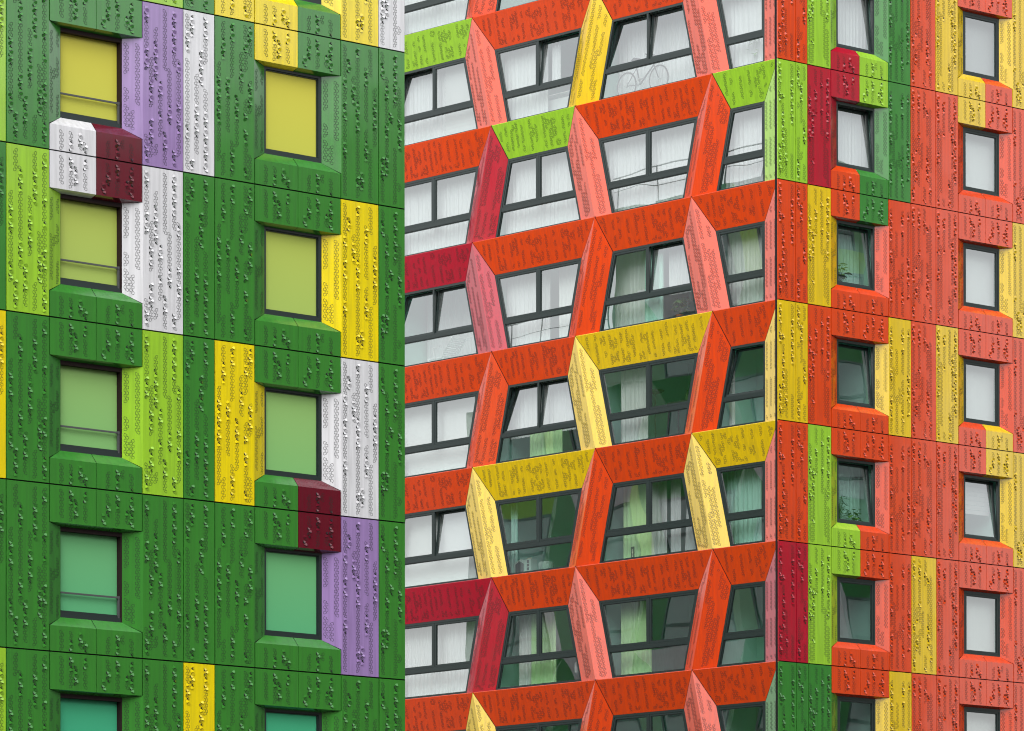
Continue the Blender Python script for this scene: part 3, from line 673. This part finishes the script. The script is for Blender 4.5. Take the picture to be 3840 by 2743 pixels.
def m_curtain(k, i, f0, f1, mat, label, z0=-2.86, z1=-.55, dep=.36, cat='curtain', amp=.04, wl=.16, flare=0.0, name='curtain'):
    q = inner_of(k, i); hi, lo = max(p[0] for p in q), min(p[0] for p in q)
    a, b = lerp(hi, lo, f0), lerp(hi, lo, f1)
    mb = curtain_mb(lambda s, d, z: V((RD + dep + d, s, mz(k) + z)), a, b, z0, z1, k * 17 + i * 5 + int(f0 * 100), amp, wl, flare)
    place(name, mb, mat, (RD + dep, (a + b) / 2, mz(k) + z0), label, cat, True)
def r_curtain(key, r, f0, f1, mat, label, z0=.45, z1=2.5, dep=.36, cat='curtain', amp=.022, wl=.12, name='curtain'):
    _, xa, xm, xb = RS[key]; a, b = lerp(xa + .25, xb - .25, f0), lerp(xa + .25, xb - .25, f1)
    mb = curtain_mb(lambda s, d, z: V((s, D_ + dep + d, rz_(r) + z)), a, b, z0, z1, r * 13 + ord(key) + int(f0 * 50), amp, wl)
    place(name, mb, mat, ((a + b) / 2, D_ + dep, rz_(r) + z0), label, cat, True)
def blind_mb(pt, a, b, z0, z1, pitch):
    mb = MB(); z = z1
    while z > z0:
        mb.poly([pt(a, 0, z), pt(b, 0, z), pt(b, .022, z - pitch * .93), pt(a, .022, z - pitch * .93)]); z -= pitch
    return mb
m_curtain(-1, 1, 0, 1, NET, 'white net curtain in the cut off top window above the lime green band')
m_curtain(0, 1, 0, .52, NET, 'white net curtain behind the left, leaning sash under the top lime green band')
q = inner_of(0, 1); hi, lo = max(p[0] for p in q), min(p[0] for p in q); a, b = lerp(hi, lo, .53), lo
place('slatted_blind', blind_mb(lambda s, d, z: V((RD + .32 + d, s, z)), a, b, mz(0) - 2.84, mz(0) - .6, .10), BLIND, (RD + .32, (a + b) / 2, mz(0) - 2.84), 'white slatted blind behind the right sash under the top lime green band', 'blind')
m_curtain(0, 2, 0, .50, NET, 'white net curtain left of the dark open sash by the yellow fin')
m_curtain(0, 2, .55, .64, NET, 'narrow white curtain edge showing inside the dark open sash beside the yellow fin', z0=-2.1)
m_curtain(0, 3, 0, 1, NET, 'wide white net curtain behind the leaning bicycle', dep=.70)
m_curtain(0, 4, 0, 1, NET, 'white net curtain in the corner window above the lime green corner band')
m_curtain(1, 1, 0, 1, NET, 'white pleated curtain at the left edge beside the tall crimson fin, under an orange band')
m_curtain(1, 2, 0, 1, NET, 'white pleated curtain under the second lime green band, right of the crimson fin')
m_curtain(1, 3, 0, 1, NET, 'wide white pleated curtain left of the lime green corner band, with a green reflection below')
m_curtain(1, 4, 0, 1, NET, 'white pleated curtain in the corner window directly under the lime green corner band')
m_curtain(2, 1, 0, 1, NET, 'plain pale curtain behind two leaning sashes under the crimson band', dep=1.3, amp=.012)
m_curtain(2, 2, 0, .52, NET, 'white curtain at the left of the window beside the magenta fin', dep=.4)
m_curtain(2, 2, .58, 1, SHEER, 'thin grey curtain at the right of the window beside the magenta fin', dep=.5, amp=.012)
m_curtain(2, 3, .36, .56, TEALC, 'teal curtain strip left of the leaning sash, above the wide yellow band')
m_curtain(2, 3, .57, .98, NET, 'white curtain behind the leaning sash above the wide yellow band', z0=-2.15, dep=.5)
m_curtain(2, 3, 0, .34, SHEER, 'pale curtain in the left third of the window above the wide yellow band', dep=.55, amp=.012)
m_curtain(2, 4, 0, 1, SHEER, 'grey sheer curtain in the corner window between two salmon panels', dep=.42)
m_curtain(3, 1, 0, 1, BLIND, 'flat pale blind at the left edge, two storeys under the crimson band', amp=.0007, cat='blind', name='flat_window_sheet')
m_curtain(3, 2, 0, 1, NET, 'white curtain behind two leaning sashes left of the pale yellow fin', z0=-2.2, dep=.5)
m_curtain(3, 2, .25, .62, GREENC, 'green curtain in the low pane left of the pale yellow fin', z0=-2.87, z1=-2.05, dep=.46)
m_curtain(3, 3, .10, .38, SHEER, 'grey gathered curtain beside the floor lamp, under the wide yellow band', dep=.4, amp=.04)
m_curtain(3, 4, .02, .14, SHEER, 'narrow pale curtain strip in the corner window above the yellow corner band', dep=.4)
m_curtain(4, 1, 0, 1, BLIND, 'flat pale blind left of the lower yellow fin, above the dark crimson band', amp=.0007, cat='blind', name='flat_window_sheet')
m_curtain(4, 2, .06, .13, TEALC, 'narrow teal curtain at the left edge of the window under the left yellow band', dep=.4)
m_curtain(4, 3, .10, .40, GREENC, 'green gathered curtain behind the small dark vertical sign', dep=.5, amp=.04)
m_curtain(4, 3, .41, .56, NET, 'white gathered curtain just right of the green one, by the small dark vertical sign', dep=.45, amp=.04)
m_curtain(4, 3, .60, .70, NET, 'narrow white curtain left of the dark gap, above the small vertical sign', dep=.45, amp=.035)
m_curtain(4, 3, .76, .99, NET, 'white curtain right of the dark gap in the window with the vertical sign', dep=.45, amp=.03, flare=-.1)
m_curtain(4, 4, 0, .68, TEALC, 'wide teal curtain in the corner window under the yellow corner band', dep=.4)
m_curtain(4, 4, .73, 1, TEALC, 'narrow teal curtain right of the dark gap, corner window under the yellow corner band', dep=.4)
m_curtain(5, 1, 0, 1, NET, 'white pleated curtain under the dark crimson band at the left edge')
m_curtain(5, 2, .12, .26, SHEER, 'grey curtain left of the green one, right of the dark crimson fin', dep=.45, amp=.04)
m_curtain(5, 2, .28, .56, GREENC, 'green pleated curtain right of the dark crimson fin', dep=.42, amp=.04)
m_curtain(5, 3, .10, .42, GREENC, 'yellow green curtain in the wide low window right of the lower pink fin', dep=.42, amp=.04)
m_curtain(5, 4, .88, 1, SHEER, 'narrow pale curtain in the corner window beside the magenta corner panel', dep=.4)
r_curtain('A', 0, 0, 1, NET, 'white net curtain behind the topmost leaning window of the right face')
r_curtain('A', 1, 0, 1, NET, 'white curtain behind the leaning window between the crimson and lime boxes and the green panel')
r_curtain('A', 2, 0, 1, TEALC, 'teal curtain behind the round leaved pot plant, beside the yellow panel', dep=.62)
r_curtain('A', 4, .50, 1, TEALC, 'teal curtain right half of the leaning window beside the lime green panel', dep=.62)
r_curtain('A', 4, 0, .30, SHEER, 'pale sheer curtain left side of the leaning window beside the lime green panel', dep=.62)
RB = ['grey film covered blind in the top right window beneath salmon boxes', 'added white sheet for the reflected sky, right face, below the yellow and salmon boxes', 'added white sheet for the reflected sky, right column window third from the top',
      'added white sheet for the reflected sky, right window above the orange and yellow boxes', None, 'added white sheet for the reflected sky, right window beneath the one with slats', 'added white sheet for the reflected sky, right window cut by the bottom edge']
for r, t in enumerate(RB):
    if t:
        r_curtain('B', r, 0, 1, BLIND if r else FILMG, t, amp=.0007, cat='blind', name='flat_window_sheet', dep=.30)  # white sheets added to stand in for sky reflected in the panes
_, xa, xm, xb = RS['B']; a, b = xa + .3, xb - .3
place('slatted_blind', blind_mb(lambda s, d, z: V((s, D_ + .40 + d, z)), a, b, rz_(4) + 1.35, rz_(4) + 2.45, .115), BLIND, ((a + b) / 2, D_ + .40, rz_(4) + 1.35), 'half drawn white slatted blind in the right leaning window', 'blind')

# ------------------------------------------------------------------ unseen blocks on all sides, added to darken the sheen on the panels
tw = thing('added_sheen_tower', 'unseen dark tower far to the right, added to darken the sheen on the green panels', 'building', (84, 50, 0), 0)  # unseen, added to keep low sky out of the green face's sheen
BRICK = principled('brick', (0.10, 0.06, 0.045), 0.85, 0.2)
mb = MB(); mb.box((0, 0, 0), (16, 45, 37)); mb.box((3, 10, 37), (12, 30, 40)); build('wall', mb, BRICK, tw)
eb = thing('added_yard_end_block', 'unseen dark block past the right end of the yard, added to darken the reveals', 'building', Pc + V((math.cos(thR), math.sin(thR), 0)) * 72, thR)  # unseen, added so the left reveals reflect something dark
mb = MB(); mb.box((0, -40, 0), (12, 6, 40)); mb.box((2, -30, 40), (9, -4, 42)); build('wall', mb, principled('dark_render', (0.07, 0.075, 0.07), 0.85, 0.2), eb)
nb = thing('added_rear_block', 'long unseen dark block behind the camera, added to cut the sheen on the panels', 'building', (30, -45, 0), 0)  # unseen, added behind the camera to cut sheen on the right reveals
mb = MB(); mb.box((-100, -14, 0), (120, 0, 50)); mb.box((-90, -12, 50), (100, -3, 53)); build('wall', mb, BRICK, nb)
lb = thing('added_left_block', 'long unseen grey slab far to the left, added to darken the sheen on some fins', 'building', (-140, 10, 0), 0)  # unseen, added so only the up-tilted fins reflect bright sky
CONC = principled('grey_render', (0.11, 0.11, 0.105), 0.85, 0.2)
mb = MB(); mb.box((-14, 0, 0), (0, 85, 47)); mb.box((-12, 5, 47), (-3, 80, 49.5)); build('wall', mb, CONC, lb)
sk = thing('added_skyline_block', 'long low unseen block far to the right, added to darken the reflected horizon', 'building', (102, 60, 0), 0)  # unseen low skyline, added to darken the reflected horizon
mb = MB(); mb.box((0, -30, 0), (14, 62, 12)); mb.box((2, -30, 12), (12, 62, 14)); build('wall', mb, BRICK, sk)
mb = MB()
for f_ in range(4):
    for j in range(30): mb.box((-.03, -28.6 + j * 3, 1 + f_ * 2.9), (.05, -27.2 + j * 3, 2.7 + f_ * 2.9))
build('glazing', mb, PANE_FAR, sk)
# ------------------------------------------------------------------ things behind the glass
WHITEP = principled('white_plastic', (0.72, 0.73, 0.74), 0.4, 0.4); BLACKM = principled('black_metal', (0.02, 0.02, 0.022), 0.4, 0.5); RUBBER = principled('tyre_rubber', (0.03, 0.03, 0.03), 0.8, 0.2)
LEAF = principled('leaf_green', (0.10, 0.26, 0.035), 0.5, 0.3); LEAFD = principled('leaf_dark', (0.045, 0.12, 0.03), 0.5, 0.3); TERRA = principled('terracotta', (0.35, 0.12, 0.06), 0.8, 0.2); CREAM = principled('cream_pot', (0.55, 0.50, 0.30), 0.6, 0.3)
CARD = principled('pale_card', (0.50, 0.66, 0.60), 0.8, 0.2); GREYC = principled('grey_card', (0.16, 0.16, 0.17), 0.8, 0.2); SIGNM = principled('sign_green', (0.03, 0.07, 0.012), 0.5, 0.3); LETTER = principled('pale_letter', (0.6, 0.68, 0.5), 0.7, 0.2)
POUF = principled('pouf_fabric', (0.30, 0.42, 0.38), 0.9, 0.1); STEEL = principled('steel_bar', (0.5, 0.5, 0.5), 0.35, 0.5)
def othing(name, label, cat, base, group=None):
    o_ = thing(name, label, cat, MOR @ V(base), thR, group); return o_
def circ(c, r, n=28, ax='x'):
    return [(c[0], c[1] + r * math.cos(6.28318 * k / n), c[2] + r * math.sin(6.28318 * k / n)) for k in range(n)]
# bicycle, leaning along the pane: local x = depth, y = along the facade
bz = mz(0) - 2.88
bike = othing('bicycle', 'dark bicycle leaning behind the low pane of the wide upper window', 'bicycle', (RD + .38, 5.3, bz))
for c in ((0, .58, .34), (0, -.58, .34)):
    m = MB(); m.tube(circ(c, .335), .017, 8, closed=True); wh = build('wheel', m, RUBBER, bike)
    m = MB(); m.tube(circ(c, .312), .009, 6, closed=True)
    for k in range(14):
        a_ = 6.28318 * k / 14; m.tube([c, (c[0], c[1] + .31 * math.cos(a_), c[2] + .31 * math.sin(a_))], .0025, 4)
    m.tube([(c[0] - .05, c[1], c[2]), (c[0] + .05, c[1], c[2])], .022, 8); build('rim', m, STEEL, wh)
m = MB(); bb, seat, head, hd2, rear, front = (0, .10, .30), (0, .24, .80), (0, -.36, .84), (0, -.40, .72), (0, .58, .34), (0, -.58, .34)
for a_, b_, r_ in ((bb, seat, .017), (bb, hd2, .019), ((0, .22, .74), head, .016), (hd2, head, .02), (bb, rear, .011), ((0, .22, .74), rear, .009), (hd2, front, .014)): m.tube([a_, b_], r_, 8)
build('frame', m, BLACKM, bike)
m = MB(); m.tube([(0, .24, .80), (0, .26, .93)], .013, 8); m.tube([(0, .38, .945), (0, .30, .955), (0, .20, .945), (0, .10, .935)], [.035, .06, .035, .02], 10); build('saddle', m, BLACKM, bike)
m = MB(); m.tube([head, (0, -.40, .95)], .014, 8); m.tube([(-.20, -.30, .97), (-.11, -.40, .96), (.11, -.40, .96), (.20, -.46, .97)], .013, 8); build('handlebar', m, BLACKM, bike)
m = MB(); m.tube(circ((.03, .10, .30), .09, 20), .006, 6, closed=True); m.tube([(.05, .10, .30), (.05, .20, .18)], .009, 6); m.box((.03, .16, .165), (.12, .25, .19)); m.tube([(-.05, .10, .30), (-.05, .0, .42)], .009, 6); m.box((-.12, -.05, .41), (-.03, .04, .435)); build('crank', m, STEEL, bike)
# clothes rack
rk = othing('clothes_rack', 'white clothes rack behind the low pane under the dark open sash', 'clothes rack', (RD + .55, 8.6, mz(0) - 2.88))
m = MB()
for x_ in (0, .5):
    m.tube([(x_, -1.0, 0), (x_, -1.0, .62), (x_, .9, .62), (x_, .9, 0)], .016, 8)
build('frame', m, WHITEP, rk)
m = MB()
for k in range(7): m.tube([(.07 * k + .04, -1.0, .62), (.07 * k + .04, .9, .62)], .005, 6)
build('drying_line', m, WHITEP, rk)
m = MB(); m.box((.02, -.9, .06), (.04, .8, .50)); build('hanging_sheet', m, WHITEP, rk)
# white lounger
lg = othing('garden_lounger', 'white slatted garden lounger behind the low pane under the crimson band', 'chair', (RD + .75, 13.05, mz(2) - 2.88))
m = MB()
for k in range(11): t = k / 10; m.box((-.22, .05 - .42 * t - .012, .26 + .46 * t - .01), (.22, .05 - .42 * t + .012, .26 + .46 * t + .012))
for x_ in (-.24, .24): m.tube([(x_, .06, .24), (x_, -.38, .73), (x_, -.62, .74)], .018, 8)
build('backrest', m, WHITEP, lg)
m = MB(); m.box((-.24, .05, .22), (.24, .62, .26)); build('seat', m, WHITEP, lg)
for x_ in (-.22, .22):
    for y_ in (.02, .58):
        m = MB(); m.tube([(x_, y_, 0), (x_, y_, .22)], .02, 8); build('leg', m, WHITEP, lg)
for x_ in (-.27, .27):
    m = MB(); m.tube([(x_, .30, .24), (x_, .36, .48), (x_, .40, .50), (x_, .05, .52)], .018, 8); build('armrest', m, WHITEP, lg)
def plant(name, label, base, pot_r, pot_h, potm, leaf, n, spread, height, lsize, seed, round_leaf=True):
    rnd = random.Random(seed); t = othing(name, label, 'plant', base)
    m = MB(); N = 16; rings = [(pot_r * .72, 0), (pot_r, pot_h), (pot_r * .88, pot_h), (pot_r * .85, pot_h * .85)]
    P = [[(r_ * math.cos(6.28318 * k / N), r_ * math.sin(6.28318 * k / N), z_) for k in range(N)] for r_, z_ in rings]
    for a_, b_ in zip(P, P[1:]): m.ring(a_, b_)
    m.poly(P[0]); m.poly(P[-1]); build('pot', m, potm, t)
    st, lv = MB(), MB()
    for k in range(n):
        az = rnd.uniform(0, 6.28); rr = spread * math.sqrt(rnd.random()); tip = V((rr * math.cos(az), rr * math.sin(az), pot_h + height * (.25 + .75 * rnd.random())))
        mid = V((tip.x * .35, tip.y * .35, lerp(pot_h, tip.z, .65))); st.tube([(0, 0, pot_h * .85), tuple(mid), tuple(tip)], .004, 5)
        ax = V((math.cos(az), math.sin(az), rnd.uniform(-.5, .3))).normalized(); sd_ = ax.cross(V((0, 0, 1))).normalized(); L = lsize * rnd.uniform(.7, 1.2); wd = L * (.46 if round_leaf else .14)
        up_ = sd_.cross(ax); pts = []
        for u, ww in ((0, .1), (.2, .8), (.5, 1), (.8, .6), (1, .05)): pts.append((tip + ax * (L * u) + up_ * (-.25 * L * u * u), ww * wd))
        for (p, w0), (q_, w1) in zip(pts, pts[1:]): lv.poly([p - sd_ * w0, p + sd_ * w0 + up_ * 0, q_ + sd_ * w1, q_ - sd_ * w1])
    build('stem', st, LEAFD, t); build('foliage', lv, leaf, t)
plant('potted_plant', 'leafy plant in a terracotta pot behind the low pane above the yellow band', (RD + .36, 3.95, mz(2) - 2.87), .11, .15, TERRA, LEAF, 46, .17, .42, .12, 3)
plant('potted_plant', 'round leaved plant in a cream pot behind the leaning window beside the yellow panel', (2.66, D_ + .42, rz_(2) + .50), .12, .14, CREAM, LEAF, 34, .20, .62, .16, 8)
plant('potted_plant', 'wispy dark plant at the left of the leaning window beside the lime panel', (2.62, D_ + .40, rz_(4) + .50), .10, .12, CREAM, LEAFD, 60, .17, .75, .15, 12, False)
plant('potted_plant', 'round leaved plant at the right of the leaning window beside the lime panel', (3.12, D_ + .38, rz_(4) + .50), .09, .12, CREAM, LEAF, 22, .15, .46, .13, 15)
plant('potted_plant', 'tall faint plant behind the low pane of the top corner window', (RD + .55, 1.3, mz(0) - 2.87), .13, .16, TERRA, LEAF, 40, .26, .62, .24, 21, False)
# floor lamp
fl = othing('floor_lamp', 'dark floor lamp with a wide dish shade under the wide yellow band', 'lamp', (RD + .75, 5.25, mz(3) - 2.88))
m = MB(); m.tube([(0, 0, 0), (0, 0, .03)], .14, 16); build('base', m, BLACKM, fl)
m = MB(); m.tube([(0, 0, .02), (0, 0, 1.30)], .014, 8); build('pole', m, BLACKM, fl)
m = MB(); m.tube([(0, 0, 1.29), (0, 0, 1.31), (0, 0, 1.36), (0, 0, 1.38)], [.05, .13, .22, .23], 20); build('shade', m, BLACKM, fl)
sb = othing('side_table', 'small dark side table with clutter right of the floor lamp', 'table', (RD + .85, 4.35, mz(3) - 2.88))
m = MB(); m.box((-.2, -.38, .96), (.2, .38, 1.0)); build('table_top', m, BLACKM, sb)
for x_ in (-.17, .17):
    for y_ in (-.35, .35):
        m = MB(); m.box((x_ - .015, y_ - .015, 0), (x_ + .015, y_ + .015, .96)); build('leg', m, BLACKM, sb)
m = MB(); m.tube([(0, 0, 0), (0, 0, .02), (0, 0, .16), (0, 0, .22)], [.05, .055, .05, .02], 14); m.tube([(0, 0, .22), (0, 0, .29)], .018, 12); place('bottle', m, LEAFD, (0, 0, 0), 'dark bottle standing on the small side table', 'bottle').location = MOR @ V((RD + .85, 4.2, mz(3) - 1.88))
# cardboard house, pouf, sign, shoes
th = othing('toy_house', 'pale cardboard house with a row of small windows under the left yellow band', 'toy', (RD + .32, 9.72, mz(4) - 2.87))
m = MB(); W0 = [(.0, .34, 0), (.0, .34, .34), (0, .12, .43), (0, -.08, .34), (0, -.08, 0)]
m.prism(W0, [(x_ + .22, y_, z_) for x_, y_, z_ in W0]); build('gable_wall', m, CARD, th)
m = MB(); m.prism([(-.006, .28, 0), (-.006, .28, .30), (-.006, .12, .375), (-.006, -.03, .30), (-.006, -.03, 0)], [(-.001, .28, 0), (-.001, .28, .30), (-.001, .12, .375), (-.001, -.03, .30), (-.001, -.03, 0)]); build('door_opening', m, GREYC, th)
m = MB(); m.box((0, -.30, 0), (.22, -.082, .40)); build('tower', m, CARD, th)
for k in range(4):
    m = MB(); m.box((-.006, -.235, .03 + k * .092), (-.001, -.155, .10 + k * .092)); build('window', m, GREYC, th)
m = MB()
for k in range(5): m.box((.04, -.285 + k * .038, .401), (.06, -.26 + k * .038, .44))
build('lettering', m, LETTER, th)
m = MB(); m.tube([(0, 0, 0), (0, 0, .03), (0, 0, .25), (0, 0, .29)], [.17, .20, .20, .15], 24)
po = place('pouf', m, POUF, (0, 0, 0), 'round speckled pouf right of the cardboard house', 'pouf', True); po.location = MOR @ V((RD + .42, 8.95, mz(4) - 2.87))
sg = othing('vertical_sign', 'small dark green vertical sign with pale lettering standing against the low pane', 'sign', (RD + .12, 5.42, mz(4) - 2.87))
m = MB(); m.box((0, -.06, 0), (.012, .06, .33)); build('board', m, SIGNM, sg)
m = MB()
for k in range(7): m.box((-.003, -.022, .045 + k * .032), (-.0005, .018 if k % 2 else .024, .066 + k * .032))
build('lettering', m, LETTER, sg)
sh_ = othing('hanging_shoes', 'pale pair of shoes hanging behind the low pane right of the green curtain', 'shoes', (RD + .30, 7.62, mz(5) - 2.62))
for y_ in (-.06, .06):
    m = MB(); m.tube([(0, y_, 0), (0, y_, .05), (-.01, y_, .14), (-.02, y_, .24), (-.01, y_, .27)], [.03, .045, .042, .034, .02], 12); build('shoe', m, WHITEP, sh_, smooth=True)
m = MB(); m.tube([(0, -.06, .26), (0, 0, .42), (0, .06, .26)], .004, 5); build('lace', m, WHITEP, sh_)
# end
